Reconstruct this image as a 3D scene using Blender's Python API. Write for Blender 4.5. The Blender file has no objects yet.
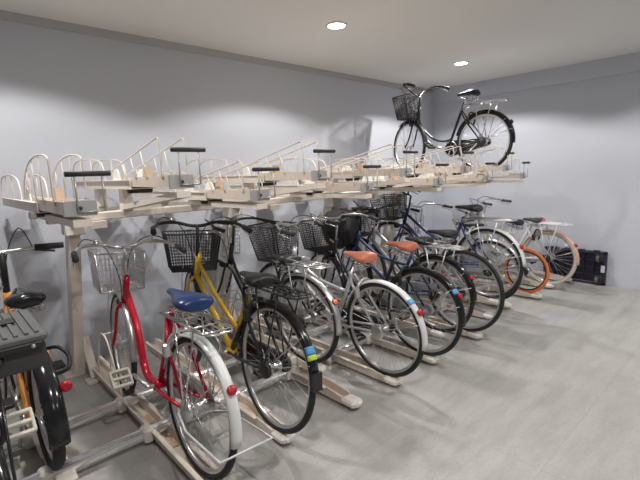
import bpy, math, random
from mathutils import Vector, Matrix
random.seed(7)
PI = math.pi
C = bpy.context.scene.collection

# ------------------------------------------------------------------ materials
def mat(name, col, rough=.5, metal=0., noise=0., nscale=40., emit=None, spec=.5, bump=0.):
    m = bpy.data.materials.new(name); m.use_nodes = True
    nt = m.node_tree; b = nt.nodes['Principled BSDF']
    b.inputs['Base Color'].default_value = (*col, 1)
    b.inputs['Roughness'].default_value = rough
    b.inputs['Metallic'].default_value = metal
    b.inputs['Specular IOR Level'].default_value = spec
    if noise or bump:
        tc = nt.nodes.new('ShaderNodeTexCoord'); n = nt.nodes.new('ShaderNodeTexNoise')
        n.inputs['Scale'].default_value = nscale; n.inputs['Detail'].default_value = 4
        nt.links.new(tc.outputs['Object'], n.inputs['Vector'])
        if noise:
            mx = nt.nodes.new('ShaderNodeMix'); mx.data_type = 'RGBA'
            mx.inputs[6].default_value = (*[c*(1-noise) for c in col], 1)
            mx.inputs[7].default_value = (*[min(1, c*(1+noise)) for c in col], 1)
            nt.links.new(n.outputs['Fac'], mx.inputs[0]); nt.links.new(mx.outputs[2], b.inputs['Base Color'])
        if bump:
            bp = nt.nodes.new('ShaderNodeBump'); bp.inputs['Strength'].default_value = bump; bp.inputs['Distance'].default_value = .002
            nt.links.new(n.outputs['Fac'], bp.inputs['Height']); nt.links.new(bp.outputs['Normal'], b.inputs['Normal'])
    if emit:
        b.inputs['Emission Color'].default_value = (*emit[:3], 1); b.inputs['Emission Strength'].default_value = emit[3]
    return m

M = dict(
    cream=mat('cream_paint', (.80, .73, .65), .42, noise=.06, nscale=9),
    cream_dull=mat('cream_scuffed_paint', (.70, .61, .53), .5, noise=.14, nscale=14),
    cap=mat('cream_plastic_cap', (.82, .77, .70), .45, noise=.03),
    white_tab=mat('white_plastic_tab', (.88, .86, .82), .4, noise=.02),
    tan=mat('tan_plastic', (.62, .45, .30), .5, noise=.05),
    greymetal=mat('grey_steel_sheet', (.55, .54, .54), .35, .35, noise=.05),
    zinc=mat('zinc_pipe', (.90, .90, .91), .26, .75, noise=.06, nscale=20),
    chrome=mat('chrome', (.78, .78, .79), .16, 1., noise=.03),
    alloy=mat('alloy', (.66, .66, .67), .3, .85, noise=.05),
    spoke=mat('spoke_steel', (.60, .60, .61), .3, .8),
    rubber=mat('tyre_rubber', (.022, .022, .024), .7, noise=.15, nscale=60),
    blackpl=mat('black_plastic', (.020, .020, .022), .45, noise=.1),
    blackgloss=mat('black_gloss_paint', (.015, .015, .018), .15, noise=.05),
    darkgrey=mat('dark_grey_plastic', (.045, .045, .047), .55, noise=.1),
    midgrey=mat('grey_plastic_lid', (.12, .12, .123), .5, noise=.08),
    red=mat('red_paint', (.52, .012, .035), .22, .25, noise=.05),
    yellow=mat('yellow_paint', (.72, .46, .05), .25, .2, noise=.05),
    white=mat('white_paint', (.78, .79, .80), .28, noise=.02),
    silver=mat('silver_paint', (.62, .64, .68), .28, .5, noise=.04),
    black=mat('black_paint', (.03, .03, .035), .25, .1, noise=.05),
    navy=mat('navy_paint', (.025, .045, .14), .28, .1, noise=.05),
    blueseat=mat('blue_vinyl', (.014, .038, .13), .28, noise=.1),
    coral=mat('coral_brown_vinyl', (.58, .19, .11), .4, noise=.08),
    orange=mat('orange_paint', (.88, .33, .04), .28, noise=.03),
    orangetyre=mat('orange_rubber', (.82, .20, .06), .6, noise=.05),
    creamtyre=mat('cream_rubber', (.68, .62, .55), .6, noise=.05),
    peach=mat('peach_paint', (.80, .48, .38), .35, noise=.04),
    refl=mat('red_reflector', (.50, .015, .025), .2, noise=.05),
    orefl=mat('orange_reflector', (.85, .20, .06), .2, noise=.05),
    clear=mat('clear_reflector', (.75, .78, .80), .15, noise=.05),
    stblue=mat('blue_sticker', (.10, .38, .72), .4, noise=.05),
    stgreen=mat('green_sticker', (.55, .78, .08), .4, noise=.05),
    pink=mat('pink_plastic', (.80, .08, .22), .4, noise=.05),
    pedal=mat('cream_pedal', (.66, .63, .54), .45, noise=.06),
    whitewall=mat('white_bag_fabric', (.78, .78, .80), .7, noise=.04),
    dolly=mat('navy_black_plastic', (.028, .024, .05), .45, noise=.15),
    grip=mat('grip_rubber', (.03, .03, .032), .6, noise=.1),
    greygrip=mat('dark_grey_grip', (.06, .06, .065), .5, noise=.1),
    cover=mat('black_nylon_cover', (.035, .035, .038), .75, noise=.3, nscale=18, bump=.5),
    wire=mat('cream_wire', (.78, .70, .62), .35, noise=.03),
    greywire=mat('grey_wire', (.50, .49, .47), .35, .4, noise=.03),
)

# ------------------------------------------------------------------ mesh building
def catmull(pts, k=6, closed=False):
    P = [Vector(p) for p in pts]; n = len(P); out = []
    rng = range(n if closed else n-1)
    for i in rng:
        if closed: a, b, c, d = P[(i-1) % n], P[i], P[(i+1) % n], P[(i+2) % n]
        else: a, b, c, d = P[max(i-1, 0)], P[i], P[i+1], P[min(i+2, n-1)]
        for j in range(k):
            t = j/k
            out.append(.5*((2*b)+(c-a)*t+(2*a-5*b+4*c-d)*t*t+(3*b-a-3*c+d)*t**3))
    if not closed: out.append(P[-1])
    return out

class MB:
    def __init__(s): s.v = []; s.f = []; s.sm = []
    def _add(s, vs, fs, smooth=True):
        o = len(s.v); s.v += [tuple(v) for v in vs]
        for f in fs: s.f.append(tuple(i+o for i in f)); s.sm.append(smooth)
        return s
    def tube(s, pts, r, n=8, closed=False, curve=0, cap=True, rs=None):
        if curve: pts = catmull(pts, curve, closed)
        P = [Vector(p) for p in pts]; m = len(P)
        if m < 2: return s
        T = []
        for i in range(m):
            if closed: t = P[(i+1) % m]-P[(i-1) % m]
            else: t = P[min(i+1, m-1)]-P[max(i-1, 0)]
            T.append(t.normalized() if t.length > 1e-9 else Vector((0, 0, 1)))
        up = Vector((0, 0, 1)) if abs(T[0].z) < .9 else Vector((1, 0, 0))
        N = (up-T[0]*up.dot(T[0])).normalized(); vs = []
        for i in range(m):
            N = (N-T[i]*N.dot(T[i]))
            N = N.normalized() if N.length > 1e-6 else T[i].orthogonal().normalized()
            B = T[i].cross(N); rr = rs[min(int(i/(m-1)*(len(rs)-1)+.5), len(rs)-1)] if rs else r
            for j in range(n):
                a = 2*PI*j/n; vs.append(P[i]+(N*math.cos(a)+B*math.sin(a))*rr)
        fs = []
        for i in range(m if closed else m-1):
            k = (i+1) % m
            for j in range(n): fs.append((i*n+j, i*n+(j+1) % n, k*n+(j+1) % n, k*n+j))
        if not closed and cap:
            fs.append(tuple(reversed(range(n)))); fs.append(tuple(range((m-1)*n, m*n)))
        return s._add(vs, fs)
    def box(s, c, size, rot=None, taper=1., bev=0.):
        hx, hy, hz = [q/2 for q in size]; c = Vector(c)
        if bev:
            b = min(bev, hx*.8, hy*.8, hz*.8); vs = []; rings = []
            for (z, ins) in ((-hz, b), (-hz+b, 0), (hz-b, 0), (hz, b)):
                x, y = hx-ins, hy-ins; bb = b
                rings.append([(x, y-bb, z), (x-bb, y, z), (-x+bb, y, z), (-x, y-bb, z), (-x, -y+bb, z), (-x+bb, -y, z), (x-bb, -y, z), (x, -y+bb, z)])
            for r in rings: vs += [Vector(p) for p in r]
            fs = []
            for i in range(3):
                for j in range(8): fs.append((i*8+j, i*8+(j+1) % 8, (i+1)*8+(j+1) % 8, (i+1)*8+j))
            fs.append(tuple(reversed(range(8)))); fs.append(tuple(range(24, 32)))
        else:
            vs = [Vector((x*(taper if z > 0 else 1), y*(taper if z > 0 else 1), z)) for z in (-hz, hz) for (x, y) in ((-hx, -hy), (hx, -hy), (hx, hy), (-hx, hy))]
            fs = [(3, 2, 1, 0), (4, 5, 6, 7), (0, 1, 5, 4), (1, 2, 6, 5), (2, 3, 7, 6), (3, 0, 4, 7)]
        if rot is not None: vs = [rot @ v for v in vs]
        return s._add([v+c for v in vs], fs, False)
    def bar(s, a, b, w, h, up=(0, 0, 1)):      # rectangular bar from a to b
        a, b = Vector(a), Vector(b); t = (b-a).normalized(); u = Vector(up); sd = t.cross(u).normalized(); u = sd.cross(t)
        vs = [p+sd*x*w/2+u*z*h/2 for p in (a, b) for (x, z) in ((-1, -1), (1, -1), (1, 1), (-1, 1))]
        return s._add(vs, [(3, 2, 1, 0), (4, 5, 6, 7), (0, 1, 5, 4), (1, 2, 6, 5), (2, 3, 7, 6), (3, 0, 4, 7)], False)
    def lathe(s, c, axis, prof, n=20, smooth=True):        # prof: list of (r, offset along axis)
        ax = Vector(axis).normalized(); u = ax.orthogonal().normalized(); w = ax.cross(u); c = Vector(c); vs = []
        for (r, o) in prof:
            for j in range(n):
                a = 2*PI*j/n; vs.append(c+ax*o+(u*math.cos(a)+w*math.sin(a))*r)
        fs = [(i*n+j, i*n+(j+1) % n, (i+1)*n+(j+1) % n, (i+1)*n+j) for i in range(len(prof)-1) for j in range(n)]
        fs.append(tuple(reversed(range(n)))); fs.append(tuple(range((len(prof)-1)*n, len(prof)*n)))
        return s._add(vs, fs, smooth)
    def ringx(s, c, R, r, n=56, k=10, sx=1.):              # torus around the x axis
        c = Vector(c); vs = []
        for i in range(n):
            a = 2*PI*i/n
            for j in range(k):
                b = 2*PI*j/k; rr = R+r*math.cos(b)
                vs.append(c+Vector((r*sx*math.sin(b), rr*math.cos(a), rr*math.sin(a))))
        fs = [(i*k+j, i*k+(j+1) % k, ((i+1) % n)*k+(j+1) % k, ((i+1) % n)*k+j) for i in range(n) for j in range(k)]
        return s._add(vs, fs)
    def prism(s, poly, c, axis, th):                       # outline in the plane normal to axis, thickness th
        c = Vector(c); n = len(poly); vs = []
        for o in (-th/2, th/2):
            for (p, q) in poly:
                vs.append(c+(Vector((o, p, q)) if axis == 'x' else Vector((p, o, q)) if axis == 'y' else Vector((p, q, o))))
        fs = [tuple(reversed(range(n))), tuple(range(n, 2*n))]+[(i, (i+1) % n, n+(i+1) % n, n+i) for i in range(n)]
        return s._add(vs, fs, False)
    def grid(s, rows, smooth=True, closed_u=False, caps=False):
        n = len(rows[0]); vs = [p for r in rows for p in r]; fs = []
        for i in range(len(rows)-1):
            for j in range(n if closed_u else n-1): fs.append((i*n+j, i*n+(j+1) % n, (i+1)*n+(j+1) % n, (i+1)*n+j))
        if caps: fs.append(tuple(reversed(range(n)))); fs.append(tuple(range((len(rows)-1)*n, len(rows)*n)))
        return s._add(vs, fs, smooth)
    def build(s, name, m, parent=None, solid=0.):
        me = bpy.data.meshes.new(name); me.from_pydata(s.v, [], s.f); me.update()
        me.polygons.foreach_set('use_smooth', s.sm)
        me.materials.append(M[m] if isinstance(m, str) else m)
        o = bpy.data.objects.new(name, me); C.objects.link(o)
        if parent: o.parent = parent
        if solid:
            md = o.modifiers.new('solid', 'SOLIDIFY'); md.thickness = solid; md.offset = 0
        import bmesh
        bm = bmesh.new(); bm.from_mesh(me); bmesh.ops.recalc_face_normals(bm, faces=bm.faces); bm.to_mesh(me); bm.free()
        return o

def thing(name, label, cat, loc=(0, 0, 0), group=None):
    o = bpy.data.objects.new(name, None); C.objects.link(o); o.empty_display_size = .1
    o.location = loc; o['label'] = label; o['category'] = cat
    if group: o['group'] = group
    return o
def tag(o, label, cat, group=None):
    o['label'] = label; o['category'] = cat
    if group: o['group'] = group
    return o
def struct(o): o['kind'] = 'structure'; return o

# ------------------------------------------------------------------ room
XR, YW, ZC = 5.25, 3.35, 2.33
XL, YN = -3.0, -4.0
def wall_material(name, col, nz):
    m = bpy.data.materials.new(name); m.use_nodes = True; nt = m.node_tree; b = nt.nodes['Principled BSDF']
    tc = nt.nodes.new('ShaderNodeTexCoord'); n = nt.nodes.new('ShaderNodeTexNoise'); n.inputs['Scale'].default_value = 1.3; n.inputs['Detail'].default_value = 5
    mx = nt.nodes.new('ShaderNodeMix'); mx.data_type = 'RGBA'
    mx.inputs[6].default_value = (*[c*(1-nz) for c in col], 1); mx.inputs[7].default_value = (*[c*(1+nz) for c in col], 1)
    nt.links.new(tc.outputs['Object'], n.inputs['Vector']); nt.links.new(n.outputs['Fac'], mx.inputs[0]); nt.links.new(mx.outputs[2], b.inputs['Base Color'])
    n2 = nt.nodes.new('ShaderNodeTexNoise'); n2.inputs['Scale'].default_value = 90; bp = nt.nodes.new('ShaderNodeBump'); bp.inputs['Strength'].default_value = .15; bp.inputs['Distance'].default_value = .002
    nt.links.new(tc.outputs['Object'], n2.inputs['Vector']); nt.links.new(n2.outputs['Fac'], bp.inputs['Height']); nt.links.new(bp.outputs['Normal'], b.inputs['Normal'])
    b.inputs['Roughness'].default_value = .75
    return m
MW = wall_material('wall_paint', (.61, .635, .705), .025)
MC = wall_material('ceiling_paint', (.86, .85, .82), .02)
MTR = wall_material('trim_paint', (.52, .52, .53), .02)
def floor_material():
    m = bpy.data.materials.new('grey_vinyl_floor'); m.use_nodes = True; nt = m.node_tree; b = nt.nodes['Principled BSDF']; L = nt.links.new
    tc = nt.nodes.new('ShaderNodeTexCoord'); mp = nt.nodes.new('ShaderNodeMapping'); mp.inputs['Scale'].default_value = (1.2, 4.5, 1); mp.inputs['Rotation'].default_value = (0, 0, .35)
    L(tc.outputs['Object'], mp.inputs['Vector'])
    a = nt.nodes.new('ShaderNodeTexNoise'); a.inputs['Scale'].default_value = 2.2; a.inputs['Detail'].default_value = 7; a.inputs['Roughness'].default_value = .62; L(mp.outputs[0], a.inputs['Vector'])
    r = nt.nodes.new('ShaderNodeValToRGB'); r.color_ramp.elements[0].position = .28; r.color_ramp.elements[1].position = .74
    r.color_ramp.elements[0].color = (.385, .375, .360, 1); r.color_ramp.elements[1].color = (.50, .488, .47, 1); L(a.outputs['Fac'], r.inputs[0])
    s = nt.nodes.new('ShaderNodeTexNoise'); s.inputs['Scale'].default_value = 70; s.inputs['Detail'].default_value = 3; L(tc.outputs['Object'], s.inputs['Vector'])
    sr = nt.nodes.new('ShaderNodeMapRange'); sr.inputs[3].default_value = .86; sr.inputs[4].default_value = 1.12; L(s.outputs['Fac'], sr.inputs[0])
    mu = nt.nodes.new('ShaderNodeMix'); mu.data_type = 'RGBA'; mu.blend_type = 'MULTIPLY'; mu.inputs[0].default_value = 1
    L(r.outputs[0], mu.inputs[6]); L(sr.outputs[0], mu.inputs[7])
    # faint tile joints
    br = nt.nodes.new('ShaderNodeTexBrick'); br.offset = 0; br.inputs['Scale'].default_value = 1; br.inputs['Brick Width'].default_value = .60; br.inputs['Row Height'].default_value = .60
    br.inputs['Mortar Size'].default_value = .0025; br.inputs['Mortar Smooth'].default_value = .5; br.inputs['Color1'].default_value = (1, 1, 1, 1); br.inputs['Color2'].default_value = (.97, .97, .97, 1); br.inputs['Mortar'].default_value = (.86, .86, .86, 1)
    L(tc.outputs['Object'], br.inputs['Vector'])
    m2 = nt.nodes.new('ShaderNodeMix'); m2.data_type = 'RGBA'; m2.blend_type = 'MULTIPLY'; m2.inputs[0].default_value = 1
    L(mu.outputs[2], m2.inputs[6]); L(br.outputs['Color'], m2.inputs[7])
    # small blue scuff on the aisle floor
    vd = nt.nodes.new('ShaderNodeVectorMath'); vd.operation = 'SUBTRACT'; vd.inputs[1].default_value = (3.85, 1.24, 0); L(tc.outputs['Object'], vd.inputs[0])
    vs = nt.nodes.new('ShaderNodeVectorMath'); vs.operation = 'MULTIPLY'; vs.inputs[1].default_value = (5, 11, 0); L(vd.outputs[0], vs.inputs[0])
    ln = nt.nodes.new('ShaderNodeVectorMath'); ln.operation = 'LENGTH'; L(vs.outputs[0], ln.inputs[0])
    mr = nt.nodes.new('ShaderNodeMapRange'); mr.inputs[1].default_value = .3; mr.inputs[2].default_value = 1.; mr.inputs[3].default_value = .45; mr.inputs[4].default_value = 0; L(ln.outputs['Value'], mr.inputs[0])
    m3 = nt.nodes.new('ShaderNodeMix'); m3.data_type = 'RGBA'; L(mr.outputs[0], m3.inputs[0]); L(m2.outputs[2], m3.inputs[6]); m3.inputs[7].default_value = (.30, .36, .50, 1)
    L(m3.outputs[2], b.inputs['Base Color'])
    b.inputs['Roughness'].default_value = .5; b.inputs['Specular IOR Level'].default_value = .35
    bp = nt.nodes.new('ShaderNodeBump'); bp.inputs['Strength'].default_value = .12; bp.inputs['Distance'].default_value = .003; L(s.outputs['Fac'], bp.inputs['Height']); L(bp.outputs['Normal'], b.inputs['Normal'])
    return m
def slab(name, x0, x1, y0, y1, z0, z1, m):
    return struct(MB().box(((x0+x1)/2, (y0+y1)/2, (z0+z1)/2), (x1-x0, y1-y0, z1-z0)).build(name, m))
slab('floor', XL, XR, YN, YW, -.1, 0, floor_material())
slab('ceiling', XL, XR, YN, YW, ZC, ZC+.1, MC)
slab('wall_left', XL-.1, XR+.1, YW, YW+.1, -.1, ZC+.1, MW)
slab('wall_right', XR, XR+.1, YN, YW, -.1, ZC+.1, MW)
slab('wall_back', XL-.1, XR+.1, YN-.1, YN, -.1, ZC+.1, MW)
slab('wall_entrance', XL-.1, XL, YN, YW, -.1, ZC+.1, MW)
slab('trim_1', XL, XR-.045, YW-.02, YW, ZC-.05, ZC, MTR)
slab('trim_2', XR-.045, XR, YN, YW, ZC-.175, ZC, MW)

# ------------------------------------------------------------------ ceiling downlights
MEM = mat('lamp_glass', (1, 1, 1), .4, emit=(1, .97, .92, 26.))
MRING = mat('white_lamp_ring', (.85, .84, .82), .4, noise=.02)
ZL = ZC-.006
def downlight(x, y, w, label, seen=True):
    t = thing('ceiling_downlight', label, 'ceiling light', (x, y, ZC), 'round ceiling downlights')
    prof_o = [(.062, 0.), (.078, 0.), (.078, -.005), (.062, -.008)]
    ring = MB(); n = 32; rows = []
    for (r, z) in prof_o+[prof_o[0]]: rows.append([Vector((r*math.cos(2*PI*j/n), r*math.sin(2*PI*j/n), z)) for j in range(n)])
    ring.grid(rows, closed_u=True); ring.build('trim_ring', MRING, t)
    MB().lathe((0, 0, -.004), (0, 0, 1), [(.061, 0), (.062, .003)], 32, False).build('lamp_disc', MEM, t)
    ld = bpy.data.lights.new('downlight_beam', 'SPOT'); ld.energy = w; ld.color = (1, .972, .93); ld.spot_size = math.radians(143); ld.spot_blend = .22; ld.shadow_soft_size = .025
    lo = bpy.data.objects.new('downlight_beam', ld); C.objects.link(lo); lo.parent = t; lo.location = (0, 0, -.012)
    return t
LW = 62
for (x, y, w_, lb) in ((2.33, 2.29, 62, 'bright round downlight nearer the camera, above the middle of the upper racks'),
                   (4.14, 2.33, 82, 'smaller looking round downlight near the far corner, above the upper bicycle'),
                   (.26, 2.26, 70, 'round downlight above the left end of the racks, just out of view'),
                   (4.14, .45, 48, 'round downlight over the far end of the aisle'),
                   (2.33, .45, 64, 'round downlight over the middle of the aisle'),
                   (.52, .45, 56, 'round downlight over the near part of the aisle'),
                   (2.33, -1.6, 30, 'round downlight behind the viewer to the right'),
                   (.52, -1.6, 30, 'round downlight directly behind the viewer')):
    downlight(x, y, w_, lb)

# ------------------------------------------------------------------ bicycles
def wheel(parent, name, hub, r, tyre='rubber', rimm='alloy', tw=.0155, nsp=32, hubm='alloy'):
    hx, hy, hz = hub
    m = MB(); rr = r-2*tw
    m.ringx(hub, rr+.001, .012, 56, 8, .85)
    w = m.build(name, rimm, parent)
    MB().ringx(hub, r-tw, tw, 60, 10).build('tyre', tyre, w)
    sp = MB()
    for i in range(nsp):
        a = 2*PI*i/nsp; sd = 1 if i % 2 else -1; o = a+(.55 if (i//2) % 2 else -.55)
        sp.tube([(hx+sd*.028, hy+.02*math.cos(o), hz+.02*math.sin(o)), (hx, hy+rr*math.cos(a), hz+rr*math.sin(a))], .0011, 4, cap=False)
    sp.build('spokes', 'spoke', w)
    MB().lathe((hx-.05, hy, hz), (1, 0, 0), [(.008, 0), (.008, .015), (.026, .02), (.026, .024), (.015, .03), (.015, .07), (.026, .076), (.026, .08), (.008, .085), (.008, .1)], 14).build('hub', hubm, w)
    return w

def mudguard(parent, name, hub, R, a0, a1, w, m, n=26):
    rows = []
    for i in range(n+1):
        a = math.radians(a0+(a1-a0)*i/n); row = []
        for (x, d) in ((-w/2, -.014), (-w*.36, -.004), (0, .0), (w*.36, -.004), (w/2, -.014)):
            row.append(Vector((hub[0]+x, hub[1]+(R+d)*math.cos(a), hub[2]+(R+d)*math.sin(a))))
        rows.append(row)
    return MB().grid(rows).build(name, m, parent, solid=.002)

def saddle(parent, c, m, L=.25, W=.19, tilt=0., name='saddle'):
    secs = [(-.5, .30, .0, .05), (-.46, .44, .014, .06), (-.34, .50, .02, .065), (-.18, .46, .016, .06), (0, .28, .008, .045), (.2, .17, .002, .035), (.4, .13, -.002, .03), (.48, .09, -.006, .024), (.5, .03, -.012, .014)]
    rows = []; ct, st = math.cos(tilt), math.sin(tilt)
    for (y, hw, zt, dep) in secs:
        row = []
        for j in range(12):
            a = 2*PI*j/12; x = W*hw*math.cos(a); s_ = math.sin(a)
            z = zt-dep/2+(dep/2)*(s_ if s_ > 0 else s_*1.)*(1-.15*abs(math.cos(a)))
            if s_ < 0 and hw > .3: z -= .008*abs(math.cos(a))
            yy = y*L; row.append(Vector((c[0]+x, c[1]+yy*ct-z*st, c[2]+z*ct+yy*st)))
        rows.append(row)
    o = MB().grid(rows, closed_u=True, caps=True).build(name, m, parent)
    md = o.modifiers.new('sub', 'SUBSURF'); md.levels = 1; md.render_levels = 1
    sp = MB()
    for sx in (-1, 1):
        pts = []
        for k in range(25):
            a = k*PI/3; pts.append((c[0]+sx*.055+.014*math.cos(a), c[1]-.07+.014*math.sin(a), c[2]-.04-.0018*k))
        sp.tube(pts, .003, 5)
        sp.tube([(c[0]+sx*.055, c[1]-.07, c[2]-.085), (c[0]+sx*.02, c[1]-.02, c[2]-.075), (c[0]+sx*.015, c[1]+.09, c[2]-.035)], .004, 5)
    sp.tube([(c[0]-.055, c[1]-.07, c[2]-.085), (c[0]+.055, c[1]-.07, c[2]-.085)], .004, 5)
    sp.build('saddle_springs', 'chrome', o)
    return o

def wire_basket(parent, name, yb, zb, wt, dt, wb, db, h, m, nx, ny, nz, r=.0018, rim=.0035, lean=.02):
    # yb: rear face y at bottom, zb: bottom z
    b = MB()
    def P(u, v, t):       # u,v in -1..1 / 0..1, t height 0..1
        W = wb+(wt-wb)*t; D = db+(dt-db)*t
        return Vector((u*W/2, yb-lean*t*0+v*D, zb+h*t))
    for k in range(nz+1):
        t = k/nz; rr = rim if k in (0, nz) else r
        b.tube([P(-1, 0, t), P(1, 0, t), P(1, 1, t), P(-1, 1, t)], rr, 5, closed=True)
    for i in range(nx+1):
        u = -1+2*i/nx
        for v in (0, 1): b.tube([P(u, v, 0), P(u, v, 1)], r, 4, cap=False)
        b.tube([P(u, 0, 0), P(u, 1, 0)], r, 4, cap=False)
    for i in range(1, ny):
        v = i/ny
        for u in (-1, 1): b.tube([P(u, v, 0), P(u, v, 1)], r, 4, cap=False)
        b.tube([P(-1, v, 0), P(1, v, 0)], r, 4, cap=False)
    for (u, v) in ((-1, 0), (1, 0), (1, 1), (-1, 1)): b.tube([P(u, v, 0), P(u, v, 1)], rim, 5)
    return b.build(name, m, parent)

def bicycle(name, label, loc, r=.335, frame='double', col='silver', col2=None, fender='alloy', fend_f=None, tyre='rubber', tyre_f=None,
            sad='blackpl', basket='mesh', bar='swept', barm='chrome', gripm='grip', carrier=True, carm='alloy', steer=0., pedal_a=200., stand=True,
            refl=True, stickers=(), wb=1.10, yaw=0., group='bicycles parked in the lower racks', pedm='blackpl', guard='alloy', lean=0., seat_h=.86, rack_z=0, tail=186, rimm='alloy', cablesm='blackpl', tailpiece=False, basketm=None, bz=.70, sad_y=.21, bkw=1., sad_l=.26, tri=None, ptilt=.6):
    B = thing(name, label, 'bicycle', loc, group); B.rotation_euler = (0, lean, yaw)
    s = r/.335
    S = lambda *p: tuple(q*s for q in p)
    R = (0, 0, r); F = (0, wb*s, r); y0 = (wb-1.10)
    BB = S(0, .45, .285); ST = S(0, .285, .72)
    HB = S(0, .95+y0, .64); HT = S(0, .90+y0, .80)
    col2 = col2 or col
    # frame
    f = MB()
    f.tube([BB, S(0, .245, seat_h-.10)], .0155*s, 10)
    f.tube([S(0, .955+y0, .625), S(0, .895+y0, .82)], .019*s, 10)
    f.lathe((-.036*s, BB[1], BB[2]), (1, 0, 0), [(.024*s, 0), (.024*s, .072*s)], 14)
    if frame == 'single':
        f.tube([S(0, .925+y0, .72), S(0, .85, .64), S(0, .765, .53), S(0, .715, .42), S(0, .68, .325), S(0, .62, .275), S(0, .53, .27), BB], .021*s, 12, curve=5)
    elif frame == 'double':
        f.tube([S(0, .945+y0, .66), S(0, .70, .45), BB], .017*s, 10, curve=4)
        f.tube([S(0, .915+y0, .755), S(0, .66, .60), S(0, .335, .545)], .014*s, 10, curve=4)
    elif frame == 'staggered':
        f.tube([S(0, .945+y0, .66), S(0, .70, .47), BB], .018*s, 10)
        f.tube([S(0, .915+y0, .755), S(0, .66, .58), S(0, .375, .43)], .015*s, 10)
    elif frame == 'loop':
        f.tube([S(0, .945+y0, .66), S(0, .82, .48), S(0, .66, .33), BB], .015*s, 10, curve=5)
        f.tube([S(0, .92+y0, .745), S(0, .84, .60), S(0, .68, .43), S(0, .52, .375), S(0, .40, .39)], .0125*s, 10, curve=5)
    if tri: f.build('frame', col, B); f = MB(); f.tube([S(0, .335, .46), BB], .017*s, 10)
    for sx in (-1, 1):
        f.tube([S(sx*.02, .28, .70), S(sx*.052, .20, .58), (sx*.055, R[1], R[2])], .008*s, 8)
        f.tube([(sx*.03, BB[1]-.01, BB[2]), S(sx*.052, .30, .30), (sx*.055, R[1], R[2])], .009*s, 8)
    f.tube([S(-.02, .28, .70), S(.02, .28, .70)], .008*s, 8)
    f.build('rear_triangle' if tri else 'frame', tri or col, B)
    sp = MB(); sp.tube([S(0, .25, seat_h-.14), S(0, .222*.5+sad_y*.5, seat_h-.05)], .012*s, 10); sp.build('seat_post', 'chrome', B)
    saddle(B, S(0, sad_y, seat_h+.01), sad, sad_l*s, .20*s, .03)
    # wheels
    wheel(B, 'rear_wheel', R, r, tyre, rimm)
    if fender:
        g = mudguard(B, 'rear_mudguard', R, r+.014, 15, tail, .048, fender)
        for sx in (-1, 1):
            sty = MB()
            for aa in (138, 160):
                a = math.radians(aa); sty.tube([(sx*.05, R[1], R[2]), (sx*.023, (r+.005)*math.cos(a), r+(r+.005)*math.sin(a))], .0022, 5)
            sty.build('stay', 'alloy', g)
        if tailpiece:
            a = math.radians(tail); c = Vector((0, (r+.014)*math.cos(a), r+(r+.014)*math.sin(a)))
            MB().prism([(-.008, 0), (.006, 0), (.004, -.075), (-.012, -.08)], c, 'x', .055).build('mud_flap', 'blackpl', g)
        if refl:
            a = math.radians(148); rc = 'refl' if refl is True else refl
            MB().lathe((0, (r+.014)*math.cos(a), r+(r+.014)*math.sin(a)), (0, math.cos(a), math.sin(a)), [(.014, 0), (.019, .003), (.019, .014), (.013, .018)], 14).build('reflector', rc, g)
        for (aa, ln, mm) in stickers:
            rows = []
            for k in range(5):
                a = math.radians(aa+ln*k/4); rows.append([Vector((x, (r+.0175+d)*math.cos(a), r+(r+.0175+d)*math.sin(a))) for (x, d) in ((-.026, -.013), (-.018, -.002), (0, 0), (.018, -.002), (.026, -.013))])
            MB().grid(rows).build('sticker', mm, g, solid=.001)
    # front assembly turns about the head
    pv = Vector((0, HB[1], 0)); Rz = Matrix.Rotation(steer, 4, 'Z')
    def turn(o): o.matrix_local = Matrix.Translation(pv) @ Rz @ Matrix.Translation(-pv); return o
    fk = MB()
    for sx in (-1, 1): fk.tube([S(sx*.018, .955+y0, .635), S(sx*.045, .97+y0, .60), S(sx*.05, 1.035+y0, .44), (sx*.052, F[1], F[2])], .010*s, 8, curve=4)
    fk.lathe(S(0, .956+y0, .632), (1, 0, 0), [(.02*s, -.03*s), (.02*s, .03*s)], 10)
    turn(fk.build('fork', col2, B))
    turn(wheel(B, 'front_wheel', F, r, tyre_f or tyre, rimm))
    if fend_f or fender: turn(mudguard(B, 'front_mudguard', F, r+.013, 55, 182, .046, fend_f or fender))
    h = MB()
    hy, hz = HT[1], HT[2]
    if bar == 'swept':
        h.tube([S(0, .895+y0, .80), S(0, .865+y0, .975), S(0, .90+y0, 1.0)], .011*s, 8)
        P = [(.285, .66, .985), (.28, .74, .995), (.235, .86, 1.02), (.13, .93, 1.02), (.04, .91, 1.0)]
    elif bar == 'up':
        h.tube([S(0, .895+y0, .80), S(0, .87+y0, .95), S(0, .91+y0, .97)], .011*s, 8)
        P = [(.26, .66, 1.02), (.27, .74, 1.05), (.25, .88, 1.08), (.13, .94, 1.04), (.04, .92, .975)]
    else:
        h.tube([S(0, .895+y0, .80), S(0, .87+y0, .95), S(0, .93+y0, .96)], .013*s, 8)
        P = [(.29, .87, .985), (.20, .90, .985), (.12, .925, .97), (.06, .93, .96), (.03, .93, .96)]
    L_ = [S(-x, y+y0, z) for (x, y, z) in P]; R_ = [S(x, y+y0, z) for (x, y, z) in reversed(P)]
    h.tube(L_+R_, .0112*s, 8, curve=4)
    hb = turn(h.build('handlebar', barm, B))
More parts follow.
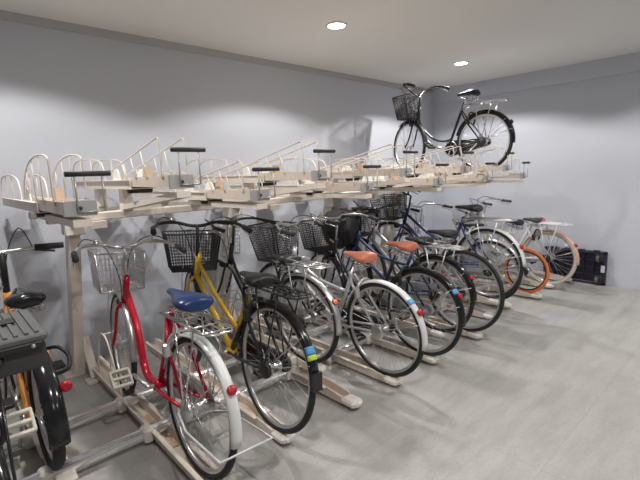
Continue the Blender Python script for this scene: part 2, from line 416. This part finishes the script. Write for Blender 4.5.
    for sx in (-1, 1):
        a, b = Vector(P[0]), Vector(P[1]); d = (a-b).normalized()
        e = [a+d*.01, a-d*.055, a-d*.115]; e = [S(sx*p.x, p.y+y0, p.z) for p in e]
        MB().tube(e, .0165*s, 10, rs=[.0175*s, .0155*s, .0165*s]).build('grip', gripm, hb)
        q = a-d*.13; bl = MB()
        bl.tube([S(sx*(q.x-.0), q.y+y0, q.z-.005), S(sx*(q.x+.012), q.y+.015+y0, q.z-.025), S(sx*(a.x+.008), a.y+y0+.01, a.z-.038)], .005*s, 6, rs=[.007*s, .006*s, .004*s])
        bl.build('brake_lever', 'chrome', hb)
    cb = MB()
    for sx in (-1, 1):
        q = Vector(P[1]); cb.tube([S(sx*q.x, q.y+y0, q.z), S(sx*.20, .99+y0, 1.05), S(sx*.08, 1.03+y0, .98), S(sx*.02, .975+y0, .80), S(sx*.02, .95+y0, .66)], .003, 5, curve=5)
    cb.build('brake_cable', cablesm, hb)
    # bell
    MB().lathe(S(-.15, .90+y0, 1.035), (0, 0, 1), [(.018*s, 0), (.02*s, .006), (.014*s, .016), (.003, .02)], 12).build('bell', 'chrome', hb)
    if basket:
        if basket == 'wire': bo = wire_basket(B, 'front_basket', (1.0+y0)*s, bz*s, .37*bkw*s, .29*s, .33*bkw*s, .23*s, .24*s, basketm or 'alloy', 12, 8, 7, .0016, .004)
        elif basket == 'mesh': bo = wire_basket(B, 'front_basket', (1.0+y0)*s, bz*s, .36*bkw*s, .28*s, .29*bkw*s, .21*s, .25*s, basketm or 'blackpl', 18, 12, 12, .0022, .005)
        elif basket == 'deep':
            bo = wire_basket(B, 'front_basket', (1.0+y0)*s, bz*s, .38*bkw*s, .30*s, .30*bkw*s, .22*s, .29*s, basketm or 'blackpl', 20, 14, 14, .0024, .006)
        turn(bo)
        for sx in (-1, 1):
            st = MB(); st.tube([(sx*.055, F[1], F[2]), S(sx*.07, 1.13+y0, .60), S(sx*.06, 1.11+y0, .70)], .003, 5)
            turn(st.build('basket_stay', 'alloy', B))
        st = MB(); st.tube([S(0, .93+y0, .78), S(0, 1.0+y0, .80)], .008, 6)
        turn(st.build('basket_bracket', 'alloy', B))
    lm = MB().lathe(S(0, 1.02+y0, .63), (0, 1, 0), [(.012, -.03), (.028, 0), (.03, .03), (.024, .036)], 12)
    turn(lm.build('head_lamp', 'blackpl', B))
    # drive train
    ck = MB(); a = math.radians(pedal_a)
    ck.ringx((.045, BB[1], BB[2]), .082*s, .005, 30, 6, .5)
    for k in range(5):
        q = 2*PI*k/5; ck.bar((.045, BB[1], BB[2]), (.045, BB[1]+.08*s*math.cos(q), BB[2]+.08*s*math.sin(q)), .012, .005, (1, 0, 0))
    for sx in (-1, 1):
        dy, dz = sx*.165*s*math.cos(a), sx*.165*s*math.sin(a)
        ck.tube([(sx*.055, BB[1], BB[2]), (sx*.075, BB[1]+dy, BB[2]+dz)], .010, 8)
    ck.tube([(-.055, BB[1], BB[2]), (.055, BB[1], BB[2])], .009, 8)
    cr = ck.build('crank', 'alloy', B)
    for sx in (-1, 1):
        dy, dz = sx*.165*s*math.cos(a), sx*.165*s*math.sin(a); c = Vector((sx*.135, BB[1]+dy, BB[2]+dz)); p = MB(); rt = Matrix.Rotation(ptilt if sx < 0 else ptilt-.3, 3, 'X')
        for yy in (-.04, 0, .04): p.box(c+rt @ Vector((0, yy, 0)), (.095, .014, .024), rot=rt, bev=.003)
        for xx in (-.043, .043): p.box(c+Vector((xx, 0, 0)), (.012, .09, .024), rot=rt, bev=.003)
        p.tube([(sx*.075, c.y, c.z), (sx*.17, c.y, c.z)], .006, 6)
        p.build('pedal', pedm, B)
    # chain case on the right side
    hub_r = .045*s; big = .095*s; poly = []
    for k in range(9): q = PI/2+PI*k/8; poly.append((hub_r*math.cos(q), r+hub_r*math.sin(q)))
    for k in range(9): q = -PI/2+PI*k/8; poly.append((BB[1]+big*math.cos(q), BB[2]+big*math.sin(q)))
    MB().prism(poly, (.066, 0, 0), 'x', .018).build('chain_guard', guard, B)
    MB().lathe((-.065, 0, r), (1, 0, 0), [(.038, 0), (.045, .004), (.045, .02), (.02, .024)], 16).build('brake_drum', 'blackpl' if fender != 'white' else 'alloy', B)
    if carrier:
        c = MB(); zt = 2*r+.075
        for x in (-.055, -.02, .02, .055): c.tube([(x, .20*s, zt), (x, -.20*s, zt)], .0035, 5)
        c.tube([(-.065, .22*s, zt), (-.065, -.20*s, zt), (-.04, -.24*s, zt), (.04, -.24*s, zt), (.065, -.20*s, zt), (.065, .22*s, zt)], .005, 6)
        for yy in (.2, .05, -.1, -.2): c.tube([(-.065, yy*s, zt), (.065, yy*s, zt)], .0035, 5)
        for sx in (-1, 1):
            c.tube([(sx*.062, -.12*s, zt), (sx*.062, 0, r)], .0045, 6); c.tube([(sx*.062, .08*s, zt), (sx*.062, 0, r)], .0045, 6)
            c.tube([(sx*.06, .20*s, zt), S(sx*.02, .275, .70)], .0045, 6)
        c.tube([(-.05, -.02*s, zt+.02), (-.05, .17*s, zt+.03), (.05, .17*s, zt+.03), (.05, -.02*s, zt+.02)], .003, 5)
        c.build('rear_carrier', carm, B)
    if stand:
        k = MB()
        if stand == 'up':
            k.tube([(-.08, .02, r-.01), (-.105, -.10, r-.03), (-.11, -.37, r-.02), (.11, -.37, r-.02), (.105, -.10, r-.03), (.08, .02, r-.01)], .0048, 6)
            k.build('kickstand', 'white', B)
        else:
            k.tube([(-.055, .02, r), (-.075, .10, .19), (-.09, .20, .12)], .007, 7); k.build('kickstand', 'alloy', B)
    # ring lock on the seat stays
    lk = MB(); pts = [( .062*math.cos(q), .155*s, .60*s+.062*math.sin(q)) for q in [math.radians(d) for d in range(-50, 231, 20)]]
    lk.tube(pts, .009, 7); lk.box((-.07, .155*s, .585*s), (.03, .03, .06), bev=.006)
    lk.build('ring_lock', 'alloy' if fender == 'white' else 'blackpl', B)
    return B

ZR = .045      # height of the wheel trough in the lower racks
red = bicycle('bicycle', 'red step-through city bicycle with blue saddle, white rear mudguard and silver wire basket', (.722, 1.594, ZR), r=.298, lean=.05, bz=.71, bkw=.78, ptilt=.75, sad_y=.12, sad_l=.33,
    frame='single', col='red', fender='white', fend_f='alloy', sad='blueseat', basket='wire', bar='swept', gripm='greygrip', steer=-.12, pedal_a=188, stand='up', pedm='pedal', carm='chrome', tail=188, seat_h=.85, wb=1.10)
yel = bicycle('bicycle', 'yellow framed bicycle with black mudguard flap and blue green sticker beside the red one', (1.135, 1.625, ZR),
    r=.318, yaw=-.05, bz=.68, frame='staggered', col='yellow', fender='blackgloss', sad='blackpl', basket='mesh', bar='swept', barm='black', steer=-.25, pedal_a=230, tail=166, refl=None, carrier=True, carm='black',
    stickers=((146, 6, 'stblue'), (152.5, 4, 'stgreen')), tri='black', guard='blackpl', stand=False, tailpiece=True, seat_h=.78, lean=.07)
dk = bicycle('bicycle', 'dark bicycle set back behind the yellow one, light wire basket, orange reflector', (1.64, 1.95, .12),
    r=.28, yaw=.06, frame='loop', col='black', fender='alloy', sad='blackpl', basket='wire', bar='swept', barm='black', steer=.1, pedal_a=120, refl='orefl', stand=False, wb=1.08, seat_h=.78)
wht = bicycle('bicycle', 'silver bicycle with coral brown saddle and white rear mudguard with blue sticker', (1.955, 1.583, ZR),
    r=.296, lean=-.03, frame='double', col='silver', fender='white', sad='coral', basket='deep', basketm='darkgrey', bkw=.85, bar='swept', steer=.15, pedal_a=250, tail=188, stickers=((131, 6, 'stblue'),), carrier=False, stand=False, seat_h=.84, guard='blackpl')
b5 = bicycle('bicycle', 'black bicycle with coral brown saddle and black mudguard, right of the silver one', (2.365, 1.583, ZR),
    r=.298, frame='loop', col='black', fender='blackgloss', sad='coral', basket='mesh', bar='swept', steer=-.2, pedal_a=210, tail=184, stickers=((139, 6, 'stblue'),), refl=True, stand=False, seat_h=.84, carrier=False)
b6 = bicycle('bicycle', 'navy bicycle with black rear mudguard, third to the left of the orange-tyred one, covered basket', (2.68, 1.66, .10),
    r=.285, frame='double', col='navy', fender='blackgloss', sad='blackpl', basket=None, bar='flat', barm='black', steer=.1, pedal_a=160, tail=178, stand=False, seat_h=.80)
rows = []
for k, (zz, q) in enumerate(((.56, .75), (.60, 1.), (.70, 1.12), (.79, 1.1), (.84, .9), (.86, .5))):
    rows.append([Vector((.15*q*math.cos(2*PI*j/16)*(1+.05*math.sin(3*j+k)), 1.0*.85+.12+.16*q*math.sin(2*PI*j/16)*(1+.07*math.cos(2*j+k)), zz+.012*math.sin(2.3*j+k))) for j in range(16)])
cvr = MB().grid(rows, closed_u=True, caps=True).build('basket_cover', 'cover', b6)
b7 = bicycle('bicycle', 'thin-wheeled bicycle with grey rims and no rear carrier, left of the white mudguard one', (2.94, 1.60, ZR),
    r=.318, frame='double', col='silver', fender=None, sad='blackpl', basket='mesh', basketm='darkgrey', bar='flat', barm='black', steer=-.1, pedal_a=200, carrier=False, stand=False, seat_h=.80)
b8 = bicycle('bicycle', 'dark blue bicycle with white rear mudguard standing on the raised rail left of orange tyre', (3.38, 1.63, .20),
    r=.298, frame='staggered', col='navy', fender='white', sad='blackpl', basket='mesh', bar='up', barm='black', steer=.2, pedal_a=170, tail=176, stand=False, refl=True)
b9 = bicycle('bicycle', 'grey bicycle mostly hidden behind the dark blue one with white mudguard', (3.80, 1.80, ZR),
    r=.288, frame='loop', col='silver', fender='alloy', sad='blackpl', basket='wire', bar='swept', steer=-.15, pedal_a=140, stand=False, seat_h=.82)
org = bicycle('bicycle', 'small-wheeled bicycle with bright orange tyres and black saddle near the far end', (4.267, 1.663, ZR),
    r=.224, yaw=-.06, frame='double', col='white', fender=None, tyre='orangetyre', sad='blackpl', basket=None, bar='flat', barm='black', steer=.1, pedal_a=190, carrier=False, stand=False, wb=1.25, seat_h=1.06, rimm='blackpl')
las = bicycle('bicycle', 'cream-tyred bicycle with peach mudguard and white rear carrier, last in the row', (4.725, 1.62, ZR),
    r=.285, yaw=-.1, frame='loop', col='white', fender='peach', tyre='creamtyre', sad='darkgrey', basket='wire', bar='swept', steer=.1, pedal_a=200, carm='white', stand=False, seat_h=.80, gripm='greygrip')
MB().prism([(-.02, 0), (.10, .0), (.03, .05), (-.02, .03)], (0, .08, .655), 'x', .05).build('pink_seat_clip', 'pink', las)
MB().box((0, .0, .652), (.13, .24, .012), bev=.004).build('carrier_plate', 'white', las)
top = bicycle('bicycle', 'black city bicycle with dark basket parked alone on the upper rack', (3.86, 1.93, 1.252),
    r=.272, frame='loop', col='black', fender='blackgloss', fend_f='blackpl', sad='blackpl', basket='deep', basketm='darkgrey', bkw=.62, bar='up', barm='black', steer=-.3, pedal_a=195, carm='chrome', wb=1.06, stand='down', group='bicycle on the upper rack', refl='blackpl', guard='blackpl', seat_h=.90, lean=.0)
lft = bicycle('bicycle', 'black bicycle at the left edge under the black box, cream pedal in view', (.02, 1.36, ZR),
    r=.298, yaw=.04, frame='double', col='black', fender='blackgloss', sad='blackpl', basket=None, bar='swept', barm='black', steer=-.5, pedal_a=80, pedm='pedal', stand=False, ptilt=1.05, carrier=False, lean=.02)
cq = MB(); zt = .696
cq.tube([(-.06, .10, zt), (-.06, .40, zt), (.06, .40, zt), (.06, .10, zt)], .005, 6, closed=True)
for yy in (.18, .26, .33): cq.tube([(-.06, yy, zt), (.06, yy, zt)], .0035, 5)
for sx in (-1, 1): cq.tube([(sx*.06, .12, zt), (sx*.06, 0, .298)], .0045, 6)
cq.build('rear_carrier', 'black', lft)

# black carrier box on the leftmost bicycle
bxp = thing('carrier_box', 'black plastic box with ribbed grey lid on the leftmost rear carrier', 'box', (.03, 1.62, .722))
bb = MB(); bb.box((0, 0, .0675), (.37, .32, .085), bev=.012); bb.build('box_body', 'darkgrey', bxp)
lid = MB(); lid.box((0, 0, .122), (.385, .335, .024), bev=.006)
for k in range(14): lid.box((-.165+.0255*k, 0, .137), (.010, .30, .006))
ld = lid.build('lid', 'midgrey', bxp)
MB().box((.11, .02, .141), (.045, .06, .006), bev=.002).build('latch', 'blackpl', bxp)
MB().box((0, -.170, .104), (.36, .012, .022), bev=.004).build('front_lip', 'blackpl', bxp)
MB().lathe((.15, -.178, .104), (0, 1, 0), [(.006, 0), (.006, .006)], 10).build('lock_button', 'alloy', bxp)

# orange folding bicycle
def folding(loc):
    B = thing('folding_bicycle', 'orange folding bicycle with black mudguards and tall handlebar post at the left', 'bicycle', loc, 'bicycles parked in the lower racks')
    r = .255; R = (0, 0, r); F = (0, .86, r)
    f = MB(); f.tube([(0, .34, .26), (0, .30, .50)], .020, 12); f.tube([(0, .32, .40), (0, .52, .42), (0, .70, .52), (0, .755, .56)], .026, 12, curve=5)
    f.tube([(0, .775, .50), (0, .745, .66)], .021, 12)
    for sx in (-1, 1):
        f.tube([(sx*.02, .305, .50), (sx*.058, .16, .47), (sx*.062, 0, r)], .011, 8, curve=4); f.tube([(sx*.03, .34, .26), (sx*.062, 0, r)], .011, 8)
    f.tube([(-.058, .16, .47), (.058, .16, .47)], .010, 8)
    f.build('frame', 'orange', B)
    MB().tube([(0, .30, .48), (0, .235, .72)], .015, 10).build('seat_post', 'blackpl', B)
    saddle(B, (0, .18, .765), 'blackgloss', .27, .17, .02)
    wheel(B, 'rear_wheel', R, r, 'rubber', 'alloy', .024, 28); wheel(B, 'front_wheel', F, r, 'rubber', 'alloy', .024, 28)
    g = mudguard(B, 'rear_mudguard', R, r+.026, 30, 188, .075, 'blackgloss')
    MB().lathe((.055, -.20, .43), (0, -1, 0), [(.016, 0), (.022, .004), (.022, .018), (.014, .024)], 14).build('reflector', 'refl', g)
    MB().tube([(.0, -.17, .41), (.055, -.195, .43)], .005, 6).build('stay', 'blackpl', g)
    mudguard(B, 'front_mudguard', F, r+.026, 40, 175, .06, 'blackgloss')
    fk = MB()
    for sx in (-1, 1): fk.tube([(sx*.03, .775, .51), (sx*.055, .80, .47), (sx*.055, .86, r)], .011, 8)
    fk.build('fork', 'blackpl', B)
    MB().tube([(0, .745, .64), (0, .70, .885)], .017, 12).build('stem_post', 'blackpl', B)
    h = MB(); h.tube([(-.28, .66, .89), (-.15, .69, .89), (0, .695, .885), (.15, .69, .89), (.28, .66, .89)], .012, 8, curve=4)
    hb = h.build('handlebar', 'chrome', B)
    for sx in (-1, 1):
        MB().tube([(sx*.285, .659, .89), (sx*.22, .674, .89), (sx*.15, .689, .89)], .017, 10, rs=[.016, .018, .02]).build('grip', 'grip', hb)
        MB().tube([(sx*.14, .70, .88), (sx*.17, .73, .87), (sx*.25, .715, .855)], .006, 6).build('brake_lever', 'blackpl', hb)
        MB().tube([(sx*.14, .69, .895), (sx*.10, .78, 1.0), (sx*.03, .80, .85), (0, .77, .62)], .003, 5, curve=5).build('brake_cable', 'blackpl', hb)
    ck = MB(); ck.ringx((.045, .34, .26), .075, .006, 28, 6, .5)
    for k in range(5):
        q = 2*PI*k/5; ck.bar((.045, .34, .26), (.045, .34+.073*math.cos(q), .26+.073*math.sin(q)), .012, .005, (1, 0, 0))
    ck.tube([(-.05, .34, .26), (.05, .34, .26)], .009, 8)
    for sx in (-1, 1): ck.tube([(sx*.05, .34, .26), (sx*.08, .34+sx*.15, .26)], .010, 8)
    ck.build('crank', 'alloy', B)
    for sx in (-1, 1): MB().box((sx*.135, .34+sx*.15, .26), (.09, .09, .022), bev=.005).build('pedal', 'blackpl', B)
    MB().tube([(.05, .10, .50), (.09, .05, .51), (.115, -.01, .48), (.10, -.05, .44), (.06, -.03, .42)], .0085, 8, curve=6).build('cable_lock', 'blackpl', B)
    MB().tube([(-.02, .36, .22), (-.06, .30, .10), (-.09, .22, .02)], .008, 7).build('kickstand', 'alloy', B)
    return B
folding((.272, 2.12, ZR))

# ------------------------------------------------------------------ lower racks
def lower_rail(x, z0, y0, y1, label, toe=0.):
    """a U trough: low at the aisle end (y0), a little higher at the wall end"""
    t = thing('lower_bicycle_rail', label, 'bicycle rack', (x, y0, 0), 'lower rack rails on the floor')
    L = y1-y0; w = .075; m = MB(); zb = .018+z0
    def ring(y, z, hw, hh):
        return [Vector((-hw, y, z+hh)), Vector((-hw, y, z)), Vector((hw, y, z)), Vector((hw, y, z+hh)), Vector((hw-.008, y, z+hh)), Vector((hw-.008, y, z+.008)), Vector((-hw+.008, y, z+.008)), Vector((-hw+.008, y, z+hh))]
    prof = [(.10, zb, w/2, .04), (.2, zb, w/2, .052), (L*.5, zb+.0, w/2, .055), (L, zb, w/2, .055)]
    m.grid([ring(*p) for p in prof], smooth=False, closed_u=True, caps=True)
    m.build('trough', 'cream_dull', t)
    # flat folded lips along both upper edges
    for sx in (-1, 1): MB().box((sx*(w/2+.006), L/2+.1, zb+.052), (.018, L-.25, .006)).build('edge_lip', 'cream', t)
    c = MB(); c.box((0, .055, zb+.018), (w+.012, .10, .040), bev=.012); c.box((0, .012, zb+.018), (w*.7, .03, .03), bev=.008)
    c.build('end_cap', 'cap', t)
    hp = MB(); yy = L-.62
    for sx in (-1, 1): hp.tube([(sx*.036, yy-.12, zb+.05), (sx*.036, yy+.02, zb+.30), (sx*.036, yy+.12, zb+.36), (sx*.036, yy+.22, zb+.30), (sx*.036, yy+.32, zb+.05)], .005, 6, curve=5)
    hp.tube([(-.036, yy+.12, zb+.36), (.036, yy+.12, zb+.36)], .005, 6)
    hp.build('wheel_hoop', 'wire', t)
    for yy in (2.03-y0, 2.41-y0):
        MB().box((-.062, yy, .052+z0*.5), (.045, .075, .07+z0), bev=.008).build('pipe_bracket', 'cap', t)
    for k in range(3): MB().box((.0, .35+.28*k, zb+.012), (.045, .10, .006), bev=.002).build('trough_pad', 'tan', t)
    return t
rails = [(.045, 0, 1.10, 'cream floor rail at the left edge under the bicycle with the box'),
         (.29, 0, 1.93, 'cream floor rail under the orange folding bicycle'),
         (.722, 0, 1.28, 'cream floor rail under the red bicycle, long and nearest in full view'),
         (1.14, 0, 1.50, 'cream floor rail under the yellow bicycle'),
         (1.60, 0, 1.47, 'empty-ended cream floor rail sticking out between the yellow and silver bicycles'),
         (1.955, 0, 1.46, 'cream floor rail under the silver bicycle with white mudguard'),
         (2.365, 0, 1.46, 'cream floor rail under the black bicycle with coral saddle'),
         (2.68, .055, 1.60, 'cream rail under the navy bicycle, just behind the black coral-saddled one'),
         (2.95, 0, 1.45, 'cream floor rail under the thin-wheeled silver bicycle'),
         (3.38, .155, 1.50, 'raised cream rail under the bicycle with the white mudguard near the far end'),
         (3.42, 0, 1.56, 'short white-capped floor rail end between the thin-wheeled and orange-tyred bicycles'),
         (3.80, 0, 1.60, 'cream floor rail under the hidden grey bicycle'),
         (4.267, 0, 1.50, 'cream floor rail under the orange-tyred bicycle'),
         (4.725, 0, 1.55, 'cream floor rail under the cream-tyred bicycle'),
         (5.10, 0, 1.50, 'last empty cream floor rail beside the far wall and the black dolly')]
lower_rail(1.64, .075, 1.80, 3.2, 'raised cream rail under the dark bicycle set back behind the yellow one')
for (x, z0, y0, lb) in rails: lower_rail(x, z0, y0, 3.2, lb)
for (y, lb) in ((2.03, 'silver steel guide pipe on the floor, nearer the aisle'), (2.41, 'silver steel guide pipe on the floor, nearer the wall')):
    t = thing('floor_guide_pipe', lb, 'pipe', (0, y, .0), 'steel pipes carrying the lower rails')
    for a, b in ((-.6, 5.0),): MB().tube([(a, 0, .055), (b, 0, .055)], .030, 14).build('pipe', 'zinc', t)
    for k in range(7): MB().box((-.5+.8*k, 0, .016), (.05, .09, .032), bev=.005).build('foot', 'greymetal', t)

# ------------------------------------------------------------------ rack frame (posts, beams and arms that carry the upper trays)
fr = thing('rack_frame', 'cream steel rack frame of posts and cross beams carrying the upper trays', 'rack frame', (0, 3.0, 0))
fr_o = Vector((0, 3.0, 0))
for px in (.62, 1.72, 2.80, 3.80):
    p = MB(); p.bar(Vector((px, 3.16, .0))-fr_o, Vector((px+.02, 2.90, 1.04))-fr_o, .10, .06, (1, 0, 0)); po = p.build('post', 'cream', fr)
    q = MB(); q.box(Vector((px, 3.16, .006))-fr_o, (.17, .10, .012), bev=.003); q.build('foot_plate', 'cream', po)
    q = MB(); q.bar(Vector((px+.055, 3.12, .25))-fr_o, Vector((px+.06, 2.97, .01))-fr_o, .028, .05, (1, 0, 0)); q.box(Vector((px+.055, 2.95, .006))-fr_o, (.11, .10, .012), bev=.003); q.build('brace', 'cream', po)
    q = MB(); q.box(Vector((px+.02, 2.88, 1.02))-fr_o, (.11, .12, .09), bev=.006); q.build('head_bracket', 'cap', po)
for (y, z, w, h) in ((2.84, 1.112, .05, .04), (2.40, 1.112, .05, .04)):
    MB().box(Vector((2.37, y, z))-fr_o, (3.9, w, h), bev=.005).build('beam', 'cream', fr)
for px in (.62, 1.72, 2.80, 3.80):
    MB().bar(Vector((px+.02, 2.94, 1.072))-fr_o, Vector((px+.02, 2.34, 1.072))-fr_o, .07, .035).build('bracket_arm', 'cream', fr)

# ------------------------------------------------------------------ upper trays
def upper_tray(x, hi, label, dz=0., arch=False, loaded=False):
    z = (1.245 if hi else 1.165)+dz
    t = thing('upper_rack_tray', label, 'bicycle rack', (x, 1.70, z), 'upper sliding rack trays')
    Y = lambda y: y-1.70
    def chan(m, y0, y1, z0, hw, hh, th=.005):
        rows = []
        for y in (y0, y1):
            rows.append([Vector((-hw, Y(y), z0+hh)), Vector((-hw, Y(y), z0)), Vector((hw, Y(y), z0)), Vector((hw, Y(y), z0+hh)), Vector((hw-th, Y(y), z0+hh)), Vector((hw-th, Y(y), z0+th)), Vector((-hw+th, Y(y), z0+th)), Vector((-hw+th, Y(y), z0+hh))])
        m.grid(rows, smooth=False, closed_u=True, caps=True)
    m = MB(); chan(m, 2.14, 3.20, 0, .060, .046); m.box((-.066, Y(2.67), .044), (.012, 1.04, .004)); m.box((.066, Y(2.67), .044), (.012, 1.04, .004)); m.build('fixed_channel', 'cream', t)
    m = MB(); chan(m, 1.72, 2.24, .012, .052, .046); so = m.build('sliding_channel', 'cream_dull', t)
    m = MB(); m.box((0, Y(1.712), .034), (.112, .010, .058), bev=.003); ep = m.build('end_plate', 'greymetal', t)
    MB().lathe((0, Y(1.707), .034), (0, -1, 0), [(.007, 0), (.007, .004), (.003, .006)], 10).build('screw', 'darkgrey', ep)
    # guide arm beneath the tray, rising to the aisle
    base = 1.132-z
    m = MB(); m.bar((0.0, Y(2.42), base+.012), (0.0, Y(1.70), -.020), .062, .026); m.build('guide_arm', 'cream', t)
    if hi:
        for yy in (2.40, 2.84): MB().box((0, Y(yy), (base-0)/2), (.05, .07, -base), bev=.004).build('riser_block', 'cap', t)
    m = MB(); m.lathe((-.058, Y(2.19), .000), (1, 0, 0), [(.021, 0), (.021, .116)], 14); m.build('roller', 'blackpl', t)
    # rounded white wheel stops and a tan guide
    for (sx, yy, hh) in ((-1, 2.34, .062), (1, 2.30, .055)):
        poly = [(-.055, 0)]+[(-.052*math.cos(q), hh*math.sin(q)) for q in [PI*k/10 for k in range(1, 10)]]+[(.055, 0)]
        MB().prism(poly, (sx*.055, Y(yy), .044), 'x', .006).build('wheel_stop', 'white_tab', t)
    MB().prism([(-.03, 0), (.03, 0), (.02, .05), (-.01, .055)], (.02, Y(2.12), .05), 'x', .03).build('guide_block', 'tan', t)
    # handle
    m = MB(); gz = .155 if not hi else .163
    hx = .035
    for sx in (-1, 1): m.tube([(hx+sx*.045, Y(1.70), .02), (hx+sx*.045, Y(1.70), gz)], .0035, 6)
    m.tube([(hx-.045, Y(1.70), .02), (hx+.045, Y(1.70), .02)], .0035, 6)
    h = m.build('handle', 'greywire', t)
    MB().tube([(hx-.075, Y(1.70), gz), (hx+.075, Y(1.70), gz)], .0095, 10).build('grip', 'grip', h)
    # wire guards
    wm = 'wire'
    for sx in (-1, 1):
        X = sx*.056; m = MB()
        if arch:
            m.tube([(X, Y(2.42), .04), (X, Y(2.38), .13), (X, Y(2.25), .205), (X, Y(2.05), .235), (X, Y(1.88), .225), (X, Y(1.84), .19), (X, Y(1.83), .04)], .0038, 6, curve=5)
            for yy, zz in ((2.3, .185), (2.16, .22), (2.02, .235)): m.tube([(X, Y(yy), .04), (X, Y(yy), zz)], .003, 5)
        else:
            zt = .195 if not hi else .215
            m.tube([(X, Y(2.62), .045), (X, Y(2.50), .075), (X, Y(1.86), zt-.012), (X, Y(1.80), zt), (X, Y(1.775), zt-.02), (X, Y(1.77), .045)], .0036, 6, curve=4)
            for k in range(1, 5):
                yy = 2.50-.64*k/5; zz = .075+(zt-.012-.075)*k/5; m.tube([(X, Y(yy-.05), .045), (X, Y(yy), zz)], .0026, 5)
        m.build('wire_guard', wm, t)
        m = MB(); m.tube([(X, Y(3.18), .03), (X, Y(3.16), .12), (X, Y(3.06), .165), (X, Y(2.80), .17), (X, Y(2.60), .15), (X, Y(2.54), .11), (X, Y(2.52), .03)], .004, 6, curve=5)
        for yy in (2.98, 2.76): m.tube([(X, Y(yy), .03), (X, Y(yy), .168)], .003, 5)
        m.build('wheel_hoop', wm, t)
    return t
tl = ['low cream upper tray nearest the viewer, with arched wires, at the left end',
      'raised cream upper tray right of the arched-wire one, above the red bicycle',
      'low cream upper tray above the yellow bicycle',
      'raised cream upper tray above the dark set-back bicycle',
      'low cream upper tray above the silver bicycle with coral saddle',
      'raised cream upper tray above the black bicycle with coral saddle',
      'low cream upper tray above the navy bicycle',
      'raised cream upper tray, second from the left of the loaded one',
      'low cream upper tray, first one left of the upper bicycle',
      'raised cream upper tray holding the black bicycle',
      'last low cream upper tray at the right end, just beyond the upper bicycle']
tx = [.41, .80, 1.19, 1.58, 1.97, 2.36, 2.75, 3.12, 3.49, 3.86, 4.22]
for i, x in enumerate(tx):
    hi = i % 2 == 1
    upper_tray(x, hi, tl[i], arch=(i == 0))

# ------------------------------------------------------------------ dolly stood on its edge against the far wall
dl = thing('hand_dolly', 'dark navy plastic platform dolly stood on edge against the far wall', 'dolly', (5.17, 1.52, 0))
m = MB()
L, H_ = .62, .36; x0 = .045
for yy in (-L/2+.015, L/2-.015): m.box((x0, yy, H_/2+.002), (.05, .03, H_), bev=.006)
for zz in (.017, H_-.013): m.box((x0, 0, zz), (.05, L, .03), bev=.006)
m.box((x0+.018, 0, H_/2), (.008, L-.02, H_-.02))
for k in range(5): m.box((x0, -L/2+.02+(k+1)*(L-.04)/6, H_/2), (.036, .008, H_-.03))
for k in range(3): m.box((x0, 0, .02+(k+1)*(H_-.04)/4), (.036, L-.03, .008))
for k in range(4): m.box((x0-.004, -L/2+.10+k*.14, H_+.006), (.044, .06, .012), bev=.003)
m.build('platform', 'dolly', dl)
for (yy, zz) in ((-.245, .065), (-.245, .295), (.245, .065), (.245, .295)):
    w = MB(); w.box((x0-.03, yy, zz), (.012, .075, .075), bev=.004)
    for s_ in (-1, 1): w.box((x0-.055, yy+s_*.018, zz), (.05, .004, .045))
    c = w.build('caster', 'darkgrey', dl)
    MB().lathe((x0-.078, yy-.013, zz), (0, 1, 0), [(.030, 0), (.034, .004), (.034, .022), (.030, .026)], 18).build('caster_wheel', 'midgrey', c)
MB().box((x0-.028, -.285, .18), (.006, .035, .075), bev=.001).build('label_plate', 'whitewall', dl)

# ------------------------------------------------------------------ camera
import numpy as np
f = 428.
X = np.array([470., -84., f]); Y = np.array([-400., -55., f]); X /= np.linalg.norm(X); Y /= np.linalg.norm(Y)
a = X+Y; b = X-Y; a /= np.linalg.norm(a); b /= np.linalg.norm(b)
X = (a+b)/2**.5; Y = (a-b)/2**.5; Z = np.cross(X, Y)
if Z[1] > 0: Z = -Z
R = np.stack([X, Y, Z])
cam = bpy.data.cameras.new('camera'); co = bpy.data.objects.new('camera', cam); C.objects.link(co)
mw = Matrix.Identity(4)
for i in range(3): mw[i][0] = R[i, 0]; mw[i][1] = -R[i, 1]; mw[i][2] = -R[i, 2]
mw[2][3] = 1.3
co.matrix_world = mw
cam.sensor_width = 36; cam.lens = f/640*36; cam.clip_start = .02
bpy.context.scene.camera = co

# ------------------------------------------------------------------ world and view
w = bpy.data.worlds.new('world'); bpy.context.scene.world = w; w.use_nodes = True
w.node_tree.nodes['Background'].inputs[0].default_value = (.5, .5, .5, 1); w.node_tree.nodes['Background'].inputs[1].default_value = .0
v = bpy.context.scene.view_settings; v.view_transform = 'Standard'; v.look = 'None'; v.gamma = 1; v.exposure = .08; v.use_curve_mapping = False
